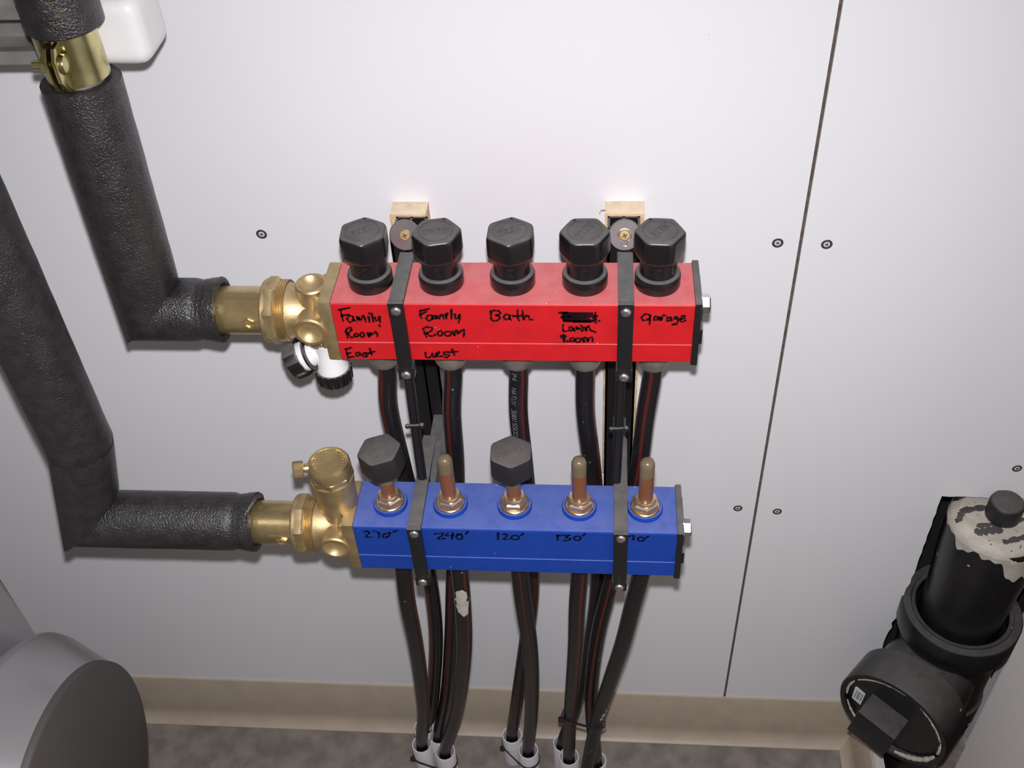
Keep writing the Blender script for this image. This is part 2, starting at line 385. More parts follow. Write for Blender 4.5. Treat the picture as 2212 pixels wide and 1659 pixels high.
def knob(parent, cx, cy, zt, rot, lean=0):
    m = MB()
    m.lathe((cx, cy, zt), (0, 0, 1), [(16.6, -.2), (17.1, 1.0), (17.1, 9.2), (16.4, 11.2), (14.6, 12.4), (13.6, 12.4)], 48, cap1=True)
    def scal(i, h):
        return 1 - (.13 if 14 < h < 23 else 0) * max(0, math.cos((i / 48 * 6) * 2 * PI)) * math.sin((h - 14) / 9 * PI)
    m.lathe((cx, cy, zt), (0, 0, 1), [(13.9, 12), (13.8, 14), (13.7, 16), (13.7, 18.5), (13.7, 21), (13.6, 23), (13.6, 25), (13.6, 27)], 48, rf=scal)
    m.rings(hexprof((cx, cy, zt), [(15.2, 25.0, .9), (17.6, 26.8, .45), (19.0, 29.5, .12), (19.4, 31, .0), (19.4, 44.2, 0), (19.1, 46.2, .05), (18.2, 47.4, .12), (17.0, 47.9, .2)], rot), True, True)
    k = obj('knob', m, BLACK, parent, 35)
    obj('emblem', emblem((cx, cy, zt + 48.08), rot + .5, 19), CAPB, k)
    m = MB(); a = rot + PI; m.box(cx + 15 * math.sin(a) - .9, cx + 15 * math.sin(a) + .9, cy - 15 * math.cos(a) - .8, cy - 15 * math.cos(a) + .8, zt + 47.3, zt + 48.5, bev=.3)
    obj('pointer_mark', m, DARK, k)
kx = [-109.2, -54.6, -.4, 54.0, 108.0]
for i, (x, rot) in enumerate(zip(kx, (PI / 6 * 0 + .06, -.30, -.02, PI / 6 + .02, PI / 6 - .06))):
    knob(red, x, RC, RZ, rot + (0))
    m = MB(); m.lathe((x, RC, -Hh), (0, 0, -1), [(14.2, -1), (14.2, 12), (13.6, 17), (12.4, 22), (10.6, 25), (8.4, 25.4)], 40); obj('outlet_fitting', m, NICKEL, red)

BY = -212.1; BZ = -192.2; BC = BY + 25
blue = thing('return_manifold', 'blue manifold bar with brass flow gauges and handwritten lengths', 'manifold', (-4, BC, BZ - 57))
bbody = obj('manifold_body', bar_body(-138.5, 130.3, BY, BZ, -38, -21), BLUE, blue, 25)
TXT_B = [((775, 1135, 8.508), [[(90, 125), (170, 100), (190, 140), (130, 205), (240, 215)], [(265, 100), (370, 140), (370, 230)], [(570, 130), (470, 160), (440, 200), (490, 225), (560, 180), (575, 130)], [(630, 120), (710, 90)]], 'handwritten 270 feet'),
 ((775, 1135, 8.508), [[(1385, 160), (1540, 140), (1540, 180), (1450, 235), (1500, 250), (1590, 240)], [(1640, 135), (1600, 185), (1750, 185)], [(1730, 135), (1710, 255)], el(1850, 212, 58, 42), [(1800, 160), (1890, 160)], [(2010, 105), (1960, 165)]], 'handwritten 240 feet'),
 ((1060, 1135, 6.144), [[(98, 95), (98, 190)], [(150, 120), (210, 115), (215, 140), (170, 180), (260, 180)], el(325, 160, 52, 28), [(435, 105), (400, 135)]], 'handwritten 120 feet'),
 ((1060, 1135, 6.144), [[(885, 125), (890, 195)], [(890, 135), (935, 135)], [(960, 130), (1050, 130), (990, 155), (1050, 165), (1040, 195), (970, 200)], el(1150, 170, 44, 28), [(1255, 110), (1215, 140)]], 'handwritten 130 feet'),
 ((1060, 1135, 6.144), [[(1815, 150), (1880, 135), (1900, 155), (1890, 195)], el(1995, 182, 42, 27), [(2095, 140), (2060, 165)]], 'handwritten 70 feet')]
for crop, S, lab in TXT_B:
    m = MB(); strokes(m, S, crop, BY - .40, 1.05); obj('marker_writing', m, INKB, bbody, label=lab)
end_cap(130.3, BY, BZ, blue)
bx = [-108.0 - 4.5 + 2.5, -58.6, -4.2, 50.0, 104.6]
def flow_gauge(x, top, rod, capped, rot=0):
    z = BZ
    m = MB(); m.lathe((x, BC, z), (0, 0, 1), [(14.6, -.5), (14.6, 3.2), (13.9, 4.2), (12.4, 4.2), (12.2, 2.0)], 48); g = obj('flow_gauge', m, BLUE, blue, 35)
    m = MB(); m.lathe((x, BC, z), (0, 0, 1), [(11.9, 1.8), (11.9, 4.6), (11.2, 5.2)], 40)
    m.lathe((x, BC, z), (0, 0, 1), [(9.8, 5), (11.4, 6.2), (11.4, 10.6), (9.8, 12)], 6, ph=rot)
    m.lathe((x, BC, z), (0, 0, 1), [(8.9, 11.6), (8.9, 14.6), (8.2, 15.6), (6.6, 15.8)], 40); obj('hex_nut', m, BRASSR, g, 30)
    zt = 47 if capped else 61
    m = MB(); pr = [(6.1, 15.2), (6.1, zt - 17)]; m.lathe((x, BC, z), (0, 0, 1), pr, 32, 0, True, False)
    tip = [(6.1, zt - 17), (6.2, zt - 7), (6.0, zt - 4.5), (5.0, zt - 1.8), (3, zt - .4), (.2, zt)]
    m.lathe((x, BC, z), (0, 0, 1), tip, 32, 1, False, True); obj('sight_glass', m, [GLASS, GLASSTIP], g, 60)
    m = MB(); m.lathe((x, BC, z), (0, 0, 1), [(4.9, 15.4), (4.9, top - 12), (3.4, top - 10), (3.2, top), (.5, top + .4)], 20, ph=.3)
    for k in range(5): m.lathe((x, BC, z + 16 + k * 4), (0, 0, 1), [(4.9, 0), (5.3, .5), (5.3, 1.0), (4.9, 1.5)], 20)
    obj('indicator', m, rod, g)
    return g
flow_gauge(bx[0], 40, RODO, True, .2); flow_gauge(bx[1], 44, ROD, False, .3); flow_gauge(bx[2], 38, RODO, True, .5); flow_gauge(bx[3], 43, ROD, False, .25); flow_gauge(bx[4], 33, RODO, False, .15)
for x, y, rot, tilt in ((bx[0] + .5, BC, -.22, Matrix.Rotation(math.radians(-5), 3, 'Y')), (bx[2], BC, .05, Matrix.Identity(3))):
    m = MB(); c = Vector((x, y, BZ))
    m.rings(hexprof(c, [(16.6, 45, .7), (18.4, 46, .3), (19.2, 48.5, .05), (18.9, 66, .05), (18.3, 67.6, .1), (16.8, 68.4, .18)], rot))
    bmesh.ops.rotate(m.bm, verts=m.bm.verts, cent=c + Vector((0, 0, 50)), matrix=tilt)
    k = obj('protective_cap', m, CAPB, blue, 35)
    e = emblem((x, y, BZ + 68.4), rot + .6, 13); bmesh.ops.rotate(e.bm, verts=e.bm.verts, cent=c + Vector((0, 0, 50)), matrix=tilt); obj('emblem', e, CAPB, k)
for x in bx:
    m = MB(); m.lathe((x, BC, BZ - Hh), (0, 0, -1), [(13, -1), (13, 12), (12, 17), (10.4, 20), (8.4, 20.6)], 40); obj('outlet_fitting', m, NICKEL, blue)

# ------------------------------------------------------------------ brass end connections
def union(name, label, xr, yc, zc, x_in, xn0, xn1, valve):
    t = thing(name, label, 'pipe fitting', ((xr + x_in) / 2, yc, zc - 26))
    m = MB(); m.lathe((x_in + .3, yc, zc), (1, 0, 0), [(19.0, 0), (19.2, .5), (19.2, xn0 - x_in - 1), (20, xn0 - x_in + 1)], 48)
    m.box(x_in + 21, xn0, yc - 19.4, yc - 10, zc + 4, zc + 4.6)
    tp = obj('tailpiece', m, BRASS, t)
    va = -.13 if valve == 'drain' else .10; a = Vector((0, -math.cos(va), -math.sin(va))); o = Vector((xn0 - 9, yc, zc)) + a * 17.5
    m = MB(); m.lathe(o, a, [(5.2, -2), (5.2, 2.4), (4.4, 3.2), (3.4, 3.2), (3.2, 1.8), (.2, 1.6)], 6 if valve else 24); m.box(o.x - 2.6, o.x + 2.6, o.y + a.y * 2.2 - .7, o.y + a.y * 2.2 + .7, o.z + a.z * 2.2 - .7, o.z + a.z * 2.2 + .7); obj('valve_stem', m, BRASS, tp)
    m = MB(); w = xn1 - xn0
    m.lathe((xn0, yc, zc), (1, 0, 0), [(20, 0), (24.6, .6), (25.6, 2.2), (25.6, w * .38)], 48)
    m.lathe((xn0, yc, zc), (1, 0, 0), [(26.4, w * .3), (27.2, w * .42), (27.2, w * .86), (25.2, w)], 8, ph=.25); obj('union_nut', m, BRASSD, t, 28)
    m = MB(); x = xn1 - .5; pr = [(23.4, 0)]
    for k in range(4): pr += [(24.6, .8 + k * 2), (24.6, 1.3 + k * 2), (23.2, 1.9 + k * 2)]
    m.lathe((x, yc, zc), (1, 0, 0), pr, 56); obj('threaded_ring', m, BRASS, t, 25)
    # cross shaped cast body with rounded boss and hollow pockets
    m = MB(); xb0, xb1 = xn1 + 7.5, xr - 8.5; L = xb1 - xb0
    m.lathe((xb0 - 1, yc, zc), (1, 0, 0), [(23, 0), (20.5, 4), (17.5, L * .45), (18.5, L * .75), (23, L + 2)], 48)
    for ang in (0.0, PI / 2, PI, 3 * PI / 2):
        d = Vector((0, -math.sin(ang + .0), math.cos(ang))); o = Vector(((xb0 + xb1) / 2 + 4.5, yc, zc))
        if valve == 'vent' and ang == 0.0: prf = [(12.5, 8), (12, 20), (12.5, 26), (11.5, 27.2)]
        elif ang == PI: prf = [(12, 8), (12, 22), (13.5, 24), (13.5, 29), (12, 30)]
        else: prf = [(13.4, 8), (13.0, 20), (13.0, 26.2), (12.0, 27.6), (9.8, 27.6), (8.6, 25.6), (5.2, 22.4), (.3, 21.4)]
        m.lathe(o, d, prf, 40)
    obj('cross_body', m, BRASSD, t, 35)
    m = MB(); m.box(xr - 10.5, xr, yc - 25.5, yc + 25.5, zc - 29, zc + 29, bev=2.2)
    m.box(xr - 16, xr - 9.5, yc - 21, yc + 21, zc - 22, zc + 22, bev=3.5); obj('flange_plate', m, BRASSD, t)
    return t, ((xb0 + xb1) / 2 + 2)
ur, xc = union('brass_union', 'brass union fitting between upper foam elbow and red manifold, white drain valve below', -136.5, RC, -28.5, -236, -197, -184.5, 'drain')
# white drain valve with two ribbed black caps
m = MB(); dc = Vector((-142, RC - 4, -66))
m.lathe((xc, RC, -57), (0, 0, -1), [(11, -4), (11, 4)], 32)
m.lathe((xc + 6, RC - 3, -58), (0, 0, -1), [(11.5, -2), (11.8, 22), (13, 24), (13.2, 32)], 40)
m.lathe((xc + 2, RC - 3, -66), (-.93, -.12, -.35), [(8.5, 0), (9.5, 10), (12.6, 14), (12.6, 20)], 36)
dv = obj('drain_valve', m, WHITEP, ur)
def ribbed(o, ax, r0, h, ribs, hollow):
    m = MB(); prf = [(r0, 0), (r0 * 1.03, 1.5), (r0 * 1.0, h - 1.5), (r0 * .92, h)]
    if hollow: prf = [(r0 * .84, h * .85), (r0 * .84, 0), (r0, -.2), (r0 * 1.03, 1.2), (r0 * 1.0, h - 1.2), (r0 * .9, h), (r0 * .6, h)]
    m.lathe(o, ax, prf, ribs * 4, rf=lambda i, hh: 1.035 if i % 4 < 2 else .985); return m
obj('hose_cap', ribbed((xc + 6, RC - 3, -86), (0, 0, -1), 14.6, 13.5, 18, False), BLACK, dv, 25)
hc = obj('valve_cap', ribbed((xc - 15.5, RC - 6, -71.5), (-.90, -.20, -.38), 15.6, 12, 10, True), BLACK, dv, 25)
m = MB(); m.lathe((xc - 15.2, RC - 6, -71.4), (-.90, -.20, -.38), [(13.4, 2.5), (13.4, 10)], 36); obj('cap_liner', m, WHITEP, hc)
m = MB(); m.lathe((xc - 9, RC - 5.0, -69.2), (-.93, -.12, -.35), [(14.6, 0), (14.6, 1.6)], 40); obj('retaining_disc', m, STRAP, dv)

ub, xcb = union('brass_union', 'brass union fitting between lower foam elbow and blue manifold, round air vent on top', -138.5, BC, -220.5, -238, -197, -184.5, 'vent')
vx, vy = -156.0, BC + 2; m = MB(); vz = -196
m.lathe((vx, vy, vz), (0, 0, 1), [(12, -6), (14.5, -2), (17.4, 1.5), (17.4, 30), (18.2, 31), (18.2, 36)], 48); av = obj('air_vent', m, BRASSD, ub, 35)
m = MB(); m.lathe((vx, vy, vz), (0, 0, 1), [(18.4, 36), (18.8, 37), (18.8, 42), (17.4, 43.5)], 8, ph=.2); m.lathe((vx, vy, vz), (0, 0, 1), [(17.6, 42), (18.0, 44), (17.6, 52), (16.4, 54.2), (14.2, 54.8), (13.6, 53.8), (11, 53.6), (.2, 53.9)], 48)
vc = obj('vent_lid', m, BRASS, av, 30)
m = MB()
for k in range(26):
    if k % 8 == 7: continue
    a = 2 * PI * k / 26; p = Vector((vx + 12.3 * math.cos(a), vy + 12.3 * math.sin(a), vz + 53.7)); q = Vector((-math.sin(a), math.cos(a), 0)); r_ = Vector((math.cos(a), math.sin(a), 0))
    m.tube([p - r_ * .9, p + r_ * .9 + q * random.uniform(-.5, .5)], .22, 5)
obj('raised_lettering', m, BRASS, vc)
m = MB(); a = Vector((-.93, -.28, .12)).normalized(); o = Vector((vx, vy, vz + 48.5)) + a * 14
m.lathe(o, a, [(4, 0), (4, 6), (3.2, 6.4), (3.2, 8)], 24); m.lathe(o, a, [(6, 7), (6.9, 7.8), (6.9, 15.2), (6, 16)], 8)
obj('vent_screw', m, BRASS, av, 25)

# ------------------------------------------------------------------ insulated pipes
def ring(c, n, r, up, cnt=56, nr=0, sd=0):
    """ring of a cylinder of axis n around c"""
    n = Vector(n).normalized(); u = Vector(up); u = (u - n * u.dot(n)).normalized(); v = n.cross(u); rnd = random.Random(sd)
    return [Vector(c) + (u * math.cos(2 * PI * i / cnt) + v * math.sin(2 * PI * i / cnt)) * (r + rnd.uniform(-nr, nr)) for i in range(cnt)]
def onplane(pts, d, pc, pn):
    return [p + d * ((Vector(pc) - p).dot(pn) / d.dot(pn)) for p in pts]
def sleeve_to(m, a, b, r, pn, cut_at_b=True, hollow=12, extra=None, nr=.25, mi=0):
    """foam tube from a (square end) to b (mitred in plane pn)"""
    a, b = Vector(a), Vector(b); d = (b - a).normalized(); L = (b - a).length
    up = (0, -1, 0); R = []
    n = max(2, int(L / 14)); 
    inner0 = ring(a + d * 3, d, hollow, up)
    R.append(inner0); R.append(ring(a + d * .3, d, hollow + 2, up))
    R.append(ring(a, d, r - 2.2, up, nr=nr)); R.append(ring(a + d * 1.6, d, r, up, nr=nr))
    lim = L - r * 1.6
    k = 0
    for i in range(1, n):
        h = i / n * lim
        if h < 5: continue
        rr = r + (extra(h) if extra else 0); R.append(ring(a + d * h, d, rr, up, nr=nr, sd=i))
    R.append(onplane(ring(b, d, r, up), d, b, Vector(pn).normalized()))
    m.rings(R, True, True)
pipe1 = thing('insulated_pipe', 'black foam-insulated pipe dropping from the strut clamp to the red manifold', 'pipe', (-287, RC, -56))
c1 = Vector((-291, RC, -28.5)); mit = Vector((1, 0, -1)).normalized()
X1 = -282.0
m = MB(); sleeve_to(m, (X1, RC, 172), c1, 26.5, mit, hollow=15)
m.bm.faces.ensure_lookup_table(); obj('foam_sleeve', m, FOAM, pipe1, 50)
def flare(h): return -1.6 * math.exp(-((h - 17) / 3.2) ** 2) - .8 * math.exp(-((h - 12) / 1.6) ** 2) + .9 * max(0, 1 - h / 8)
def hsleeve(m, x1, c, r, hollow):
    a = Vector((x1, c.y, c.z)); d = Vector((-1, 0, 0)); L = x1 - c.x; up = (0, -1, 0)
    R = [ring(a + d * 5, d, hollow, up), ring(a + d * .5, d, hollow + 1.5, up, nr=.5, sd=3), ring(a, d, r - 3, up, nr=.6, sd=4), ring(a + d * 1.2, d, r + .6, up, nr=.6, sd=5)]
    for h in [3, 6, 9, 11, 12, 13, 15, 17, 19, 22, 26] + list(range(38, int(L - r), 14)): R.append(ring(a + d * h, d, r + flare(h), up, nr=.2, sd=h))
    R.append(onplane(ring(c, d, r, up), d, c, mit)); m.rings(R, True, True)
m = MB(); hsleeve(m, -231, c1, 25.6, 19.6); obj('foam_elbow', m, FOAM, pipe1, 50)
m = MB(); m.cyl((X1, RC, 160), (X1, RC, 470), 16.5, 36); obj('steel_pipe', m, GALV, pipe1)
XU = X1 + 3; RU = 24.8
m = MB(); R = [ring((XU, RC, 212), (0, 0, 1), 15, (0, -1, 0)), ring((XU, RC, 209), (0, 0, 1), 17, (0, -1, 0)), ring((XU, RC, 208.5), (0, 0, 1), RU - 2, (0, -1, 0)), ring((XU, RC, 210), (0, 0, 1), RU, (0, -1, 0))] + [ring((XU, RC, z), (0, 0, 1), RU, (0, -1, 0), nr=.2, sd=z) for z in range(222, 470, 14)]
m.rings(R); up_s = obj('foam_sleeve', m, FOAM, pipe1, 50)

m = MB()
for st in ([(0, 0), (.2, 4), (2, 2), (0, 0)], [(2.6, 1.8), (2.6, 4.2)], [(3.2, 2), (3.2, 4.2), (4.6, 4.2), (4.6, 2), (3.2, 2)], [(5.2, 1), (5.2, 4.6)], [(5.2, 4.6), (6.6, 4.4)], [(7.8, 0), (7.8, 4.6)], [(6.9, 4.7), (8.8, 4.7)]):
    m.tube([Vector((XU + 25.1 * math.sin(.2 + .075 * v), RC - 25.1 * math.cos(.2 + .075 * v), 234 - u * 1.8)) for u, v in st], .35, 5)
obj('printed_text', m, MARKG, up_s)
pipe2 = thing('insulated_pipe', 'black foam-insulated pipe at the left edge bending to the blue manifold', 'pipe', (-384, BC, -247))
c2 = Vector((-384, BC, -220.5)); b2 = Vector((-361.5, BC, -126))
m = MB(); d = (c2 - b2).normalized(); R = [onplane(ring(b2, d, 26.2, (0, -1, 0)), d, b2, Vector((.05, 0, 1)))]
for h in (3, 16, 30, 42): R.append(ring(b2 + d * h, d, 26.4, (0, -1, 0), nr=.25, sd=int(h)))
m2 = (Vector((1, 0, 0)) - d).normalized()
pn = (Vector((-1, 0, 0)) - d); pn = (d + Vector((-1, 0, 0)) * -1).normalized()
pnm = (d - Vector((1, 0, 0))).normalized()          # bisecting plane normal is d - xdir rotated; plane contains y and the bisector
R = R[:3] + [onplane(ring(c2, d, 26.4, (0, -1, 0)), d, c2, mit)]
m.rings(R); obj('foam_elbow', m, FOAM, pipe2, 50)
m = MB(); R = [ring(b2 + Vector((0, 0, -1)), (0, 0, 1), 25.4, (0, -1, 0)), ring(b2 + Vector((0, 0, 1.5)), (0, 0, 1), 27.0, (0, -1, 0), nr=.3)] + [ring((-361.5 + (z + 126) * .008, BC, z), (0, 0, 1), 26.8, (0, -1, 0), nr=.22, sd=z + 999) for z in range(-112, 600, 14)]
m.rings(R); obj('foam_sleeve', m, FOAM, pipe2, 50)
m = MB(); hsleeve(m, -231, c2, 25.6, 19.6); obj('foam_sleeve', m, FOAM, pipe2, 50)
m = MB(); m.tube(smooth_path([(-236, BC - 12, -198), (-229, BC + 4, -193.5), (-225, BC + 9, -196)], 6), 2.2, 8); obj('foam_scrap', m, FOAM, pipe2)

# strut rail with white end cap, pipe clamp
st = thing('strut_rail', 'galvanised strut channel with a white plastic end cap, top left corner', 'rail', (-330, -84, 172))
m = MB(); x0, x1 = -760, -245; yf, yb, z0, z1 = RC + 19, RC + 60, 172.5, 213.8
pr = [(yb, z0), (yb, z1), (yf, z1), (yf, z1 - 9.5), (yf + 7, z1 - 9.5), (yf + 7, z1 - 7.5), (yf + 2, z1 - 7.5), (yf + 2, z1 - 2.4), (yb - 2.4, z1 - 2.4), (yb - 2.4, z0 + 2.4), (yf + 2, z0 + 2.4), (yf + 2, z0 + 7.5), (yf + 7, z0 + 7.5), (yf + 7, z0 + 9.5), (yf, z0 + 9.5), (yf, z0)]
m.rings([[Vector((x, y, z)) for y, z in pr] for x in (x0, x1)]); obj('channel', m, GALV, st, 25)
m = MB(); m.box(-285, -238, yf - 3.5, yb + 3, z0 - 2.2, z1 + 3, bev=12, seg=6); obj('end_cap', m, WHITEP, st, 50)
m = MB(); m.box(x0, -720, yb, -.0, z0 + 4, z1 - 4, bev=1); obj('wall_bracket', m, GALV, st)
cl = thing('pipe_clamp', 'yellow zinc pipe clamp with bolt around the upper insulated pipe', 'clamp', (X1, RC, 174))
zc0, zc1 = 174.2, 207.5
m = MB(); n = 40
def band(a0, a1, r0, r1):
    prr = []
    for i in range(n + 1):
        a = a0 + (a1 - a0) * i / n; prr.append(Vector((X1 + r1 * math.sin(a), RC - r1 * math.cos(a), 0)))
    for i in range(n + 1):
        a = a1 + (a0 - a1) * i / n; prr.append(Vector((X1 + r0 * math.sin(a), RC - r0 * math.cos(a), 0)))
    return prr
EAR = .04      # angle of the bolted ears, towards the left front
m.prism(band(EAR + .10, EAR + 3.0, 18.2, 20.6), (0, 0, zc0), (0, 0, zc1 - zc0), bev=.5)
ed = Vector((math.sin(EAR), -math.cos(EAR), 0)); en = Vector((math.cos(EAR), math.sin(EAR), 0))
def ear(side, t0, t1):
    o = Vector((X1, RC, 0)) + ed * 18.8
    shape = [(0, zc0 + .5), (3, zc0 - 1.5), (10, zc0 + 3), (15, zc0 + 11), (15, zc0 + 25), (10, zc0 + 32), (3, zc1 - .5), (0, zc1 - .5)]
    mm = MB(); mm.prism([o + ed * u + Vector((0, 0, z)) + en * t0 for u, z in shape], (0, 0, 0), en * (t1 - t0), bev=.6); return mm
h1 = obj('clamp_half', m, YZINC, cl, 30); obj('ear', ear(1, 1.4, 4.0), YZINC, h1)
m = MB(); m.prism(band(EAR - .10, EAR - 3.0, 18.2, 20.6), (0, 0, zc0), (0, 0, zc1 - zc0), bev=.5); h2 = obj('clamp_half', m, YZINC, cl, 30); obj('ear', ear(-1, -4.0, -1.4), YZINC, h2)
m = MB(); bo = Vector((X1, RC, zc0 + 20)) + ed * 25
m.lathe(bo, en, [(6.6, 4), (6.6, 5.2), (6.0, 6.8), (3.6, 7.8), (.3, 8.2)], 24); m.cyl(bo - en * 15, bo + en * 4, 2.9, 16); b = obj('bolt', m, YZINC, cl)
m = MB(); m.lathe(bo, -en, [(5.6, 4), (5.6, 8.6), (4.8, 9.2)], 6); obj('nut', m, YZINC, cl, 20)

# ------------------------------------------------------------------ brackets behind the bars
def bracket(xs, xr, label, wl, wr, wlabel, keyhole):
    t = thing('wall_bracket', label, 'bracket', (xr, -60, -330), 'brackets holding the manifold bars')
    m = MB(); y0, y1 = -54.0, -19.5; zt, zb = -15, -345; hw = 13.5
    m.box(xr - hw, xr + hw, y1 - 2, y1, zb, zt); m.box(xr - hw, xr - hw + 2, y0, y1, zb, zt); m.box(xr + hw - 2, xr + hw, y0, y1, zb, zt)
    m.box(xr - 1, xr + 1, y0, y1, zb, zt); m.box(xr - hw, xr + hw, -37.5, -36, zb, zt); m.box(xr - hw, xr + hw, y0, y0 + 2, zb, zt - 1)
    obj('rail', m, STRAP, t)
    # disc held by a screw
    m = MB(); d = Vector((0, -.93, .36)).normalized(); dx = xs - 2 if not keyhole else xs; o = Vector((dx - (6 if not keyhole else 0), -57, -7))
    m.lathe(o, d, [(12.5, -1.2), (12.9, -.6), (12.9, .6), (12.4, 1.0)], 48); m.cyl(o - d * 9, o, 4, 16)
    ds = obj('disc', m, STEELD, t)
    m = MB(); m.lathe(o, d, [(4.6, .8), (4.6, 1.6), (3.8, 2.3), (.2, 2.4)], 24); sw = obj('screw', m, YSCREW, ds)
    m = MB()
    for k in (0, PI / 2):
        e = Vector((math.cos(k + .4), 0, 0)) + Vector((0, .36, .93)) * math.sin(k + .4); m.tube([o + d * 2.4 - e * 2.2, o + d * 2.4 + e * 2.2], .5, 6)
    obj('cross_slot', m, CUT, sw)
    if keyhole:
        m = MB(); e = Vector((0, .36, .93)); ex = Vector((1, 0, 0))
        pth = [o + d * 1.1 + ex * (5.4 * math.sin(a)) - e * (5.4 * math.cos(a)) for a in [.4 + (2 * PI - .8) * i / 24 for i in range(25)]]
        lo1 = o + d * 1.1 + ex * 1.9 - e * 9; lo2 = o + d * 1.1 - ex * 1.9 - e * 9
        m.tube([lo1] + pth + [lo2, lo1], .42, 6); obj('keyhole_edge', m, ZINC, ds)
    # clamps around each bar and spacer blocks to the rail
    for (yf, zt_, bl, sm) in ((RY, RZ, 105, 'chrome'), (BY, BZ, 108, 'dull')):
        yb_ = yf + Dp; w = 5.8; z1 = zt_ + 3.4; z0_ = zt_ - Hh - 1
        m = MB()
        m.box(xs - w, xs + w, yf - 1, yb_ + (9 if yf == RY else 53), zt_ + .2, z1, bev=.7)          # top strap
        m.box(xs - w, xs + w, yf - 5.2, yf - .9, zt_ - Hh - 17, z1 + .2, bev=.9)                     # front strap
        m.box(xs - w - .15, xs + w + .15, yf - 5.6, yf - 3, zt_ - 10.5, z1 + .4, bev=.5)             # lid of the strap
        m.box(xs - w, xs + w, yf - 3, yb_ + 6, zt_ - Hh - 5, zt_ - Hh - 1.2, bev=.6)
        m.box(xs - w - .5, xs + w + .5, yf - 5.4, yf + 5, zt_ - Hh - 17, zt_ - Hh - 4.5, bev=.8)
        m.box(xs - w, xs + w, yb_ + .6, yb_ + 6, zt_ - Hh - 5, zt_ + (1.5 if yf == RY else 2), bev=.6)
        m.box(xs - w, xs + w, yb_ + 4, y0 + .5, zt_ - Hh, zt_ - 26)
        c = obj('clamp', m, STRAP, t, 35)
        for zz in (zt_ - 3.2 if yf == RY else zt_ - 1.6, zt_ - Hh - 11.5):
            m = MB(); m.lathe((xs, yf - 5.4, zz), (0, -1, 0), [(4.2, 0), (4.1, .8), (3.2, 1.9), (1.6, 2.5), (.2, 2.6)], 28)
            q = obj('screw', m, ZINC, c); m = MB()
            for k in (.5, .5 + PI / 2): m.tube([(xs - 2 * math.cos(k), yf - 7.6, zz - 2 * math.sin(k)), (xs, yf - 7.95, zz), (xs + 2 * math.cos(k), yf - 7.6, zz + 2 * math.sin(k))], .38, 6)
            obj('cross_slot', m, CUT, q)
    m = MB(); za, zb_ = -74, -190; ya, yb_ = -151, -161
    for dx in (-2.9, 2.9): m.tube([(xs + dx - (0 if xs < 0 else 2), ya, za), (xs + dx - (0 if xs < 0 else 4), yb_, zb_)], 1.3, 6)
    q0 = Vector((xs - (0 if xs < 0 else 2), ya, za)); q1 = Vector((xs - (0 if xs < 0 else 4), yb_, zb_))
    m.tube([q0, q1], 3.0, 4, ref=(1, -1, 0)); pm = q0.lerp(q1, .47); m.tube([pm + Vector((-6.5, -2, 1)), pm + Vector((6.5, -2, 2))], 1.7, 8); m.ball(pm + Vector((6, -2, 2)), 2.6); m.ball(pm + Vector((-6, -2, 1)), 2.2)
    obj('tie_bar', m, STRAP, t)
    m = MB(); P = [(wl, -19.2, -330), (wl, -19.2, -13), (wl + .5, 0, -12.5), (wr, 0, -13), (wr, -19.2, -13.4), (wr, -19.2, -330)]
    m = MB(); m.box(wl, wr, -19.2, 0, -335, -13, bev=.4)
    if keyhole: m.tube([(wl + 2, -12, -12.8), (wl - 4, -13, -13.2), (wl - 5, -15, -15)], lambda i: .7 - .2 * i, 5)
    tag(obj('wood_batten', m, WOOD), wlabel, 'batten', 'wood battens behind the brackets')
bracket(-86, -94.5, 'black bracket strapping both bars between the Family Room East and west labels', -113.5, -82.5, 'pale wood batten on the wall behind the left black bracket', False)
bracket(84.5, 84.3, 'black bracket strapping both bars between the Lawn Room and garage labels', 69, 101.5, 'splintered pale wood batten on the wall behind the right black bracket', True)

# ------------------------------------------------------------------ floor conduits and black heating pipes
CZ = -846.0
cpx = [((911, 1606.5), 'white conduit stub at the floor holding the front pipe under 270 feet'), ((961.5, 1622.7), 'white conduit stub at the floor, front right of the left cluster'),
       ((915, 1571), 'white conduit stub at the floor, back left of the left cluster'), ((948, 1588), 'white conduit stub at the floor, back right of the left cluster'),
       ((1106, 1586.5), 'back one of the two white conduit stubs of the middle pair'), ((1141, 1619.5), 'front one of the two white conduit stubs of the middle pair'),
       ((1216, 1604.6), 'back left white conduit stub of the right-hand cluster'), ((1229, 1633.6), 'front left white conduit stub of the right-hand cluster'),
       ((1288, 1641.5), 'rightmost white conduit stub, behind the plaster-spattered pipe'), ((1262, 1692), 'white conduit stub nearest the viewer in the right-hand cluster')]
CP = []
for (px, py), lab in cpx:
    c = onZ(px, py, CZ); CP.append(c)
    m = MB(); m.lathe((c.x, c.y, CZ), (0, 0, -1), [(11.8, 40), (11.6, .8), (12.0, 0), (13.2, 0), (13.6, .8), (13.6, FLOOR + CZ)], 40, cap0=False, cap1=True)
    tag(obj('conduit', m, PVC), lab, 'conduit', 'white conduit stubs at the floor')
def pipe(name_lab, x, y, z, mids, cidx, stripe, extra=None):
    c = CP[cidx]; y1 = c.y
    pts = [Vector((x, y, z + 3)), Vector((x, y, z - 12))]
    for px, py, Y in mids: pts.append(onY(px, py, Y))
    pts += [Vector((c.x + (extra or (0, 0))[0], c.y + (extra or (0, 0))[1], CZ + 2)), Vector((c.x, c.y, CZ - 38))]
    sp = smooth_path(pts, 10)
    m = MB(); m.tube(sp, 8.0, 36, stripe=stripe)
    o = obj('heating_pipe', m, [PEX, STRIPE], None, 60); tag(o, name_lab, 'pipe', 'black heating pipes below the manifolds'); return o, sp
zr = -83; zb = BZ - 77
P_ = []
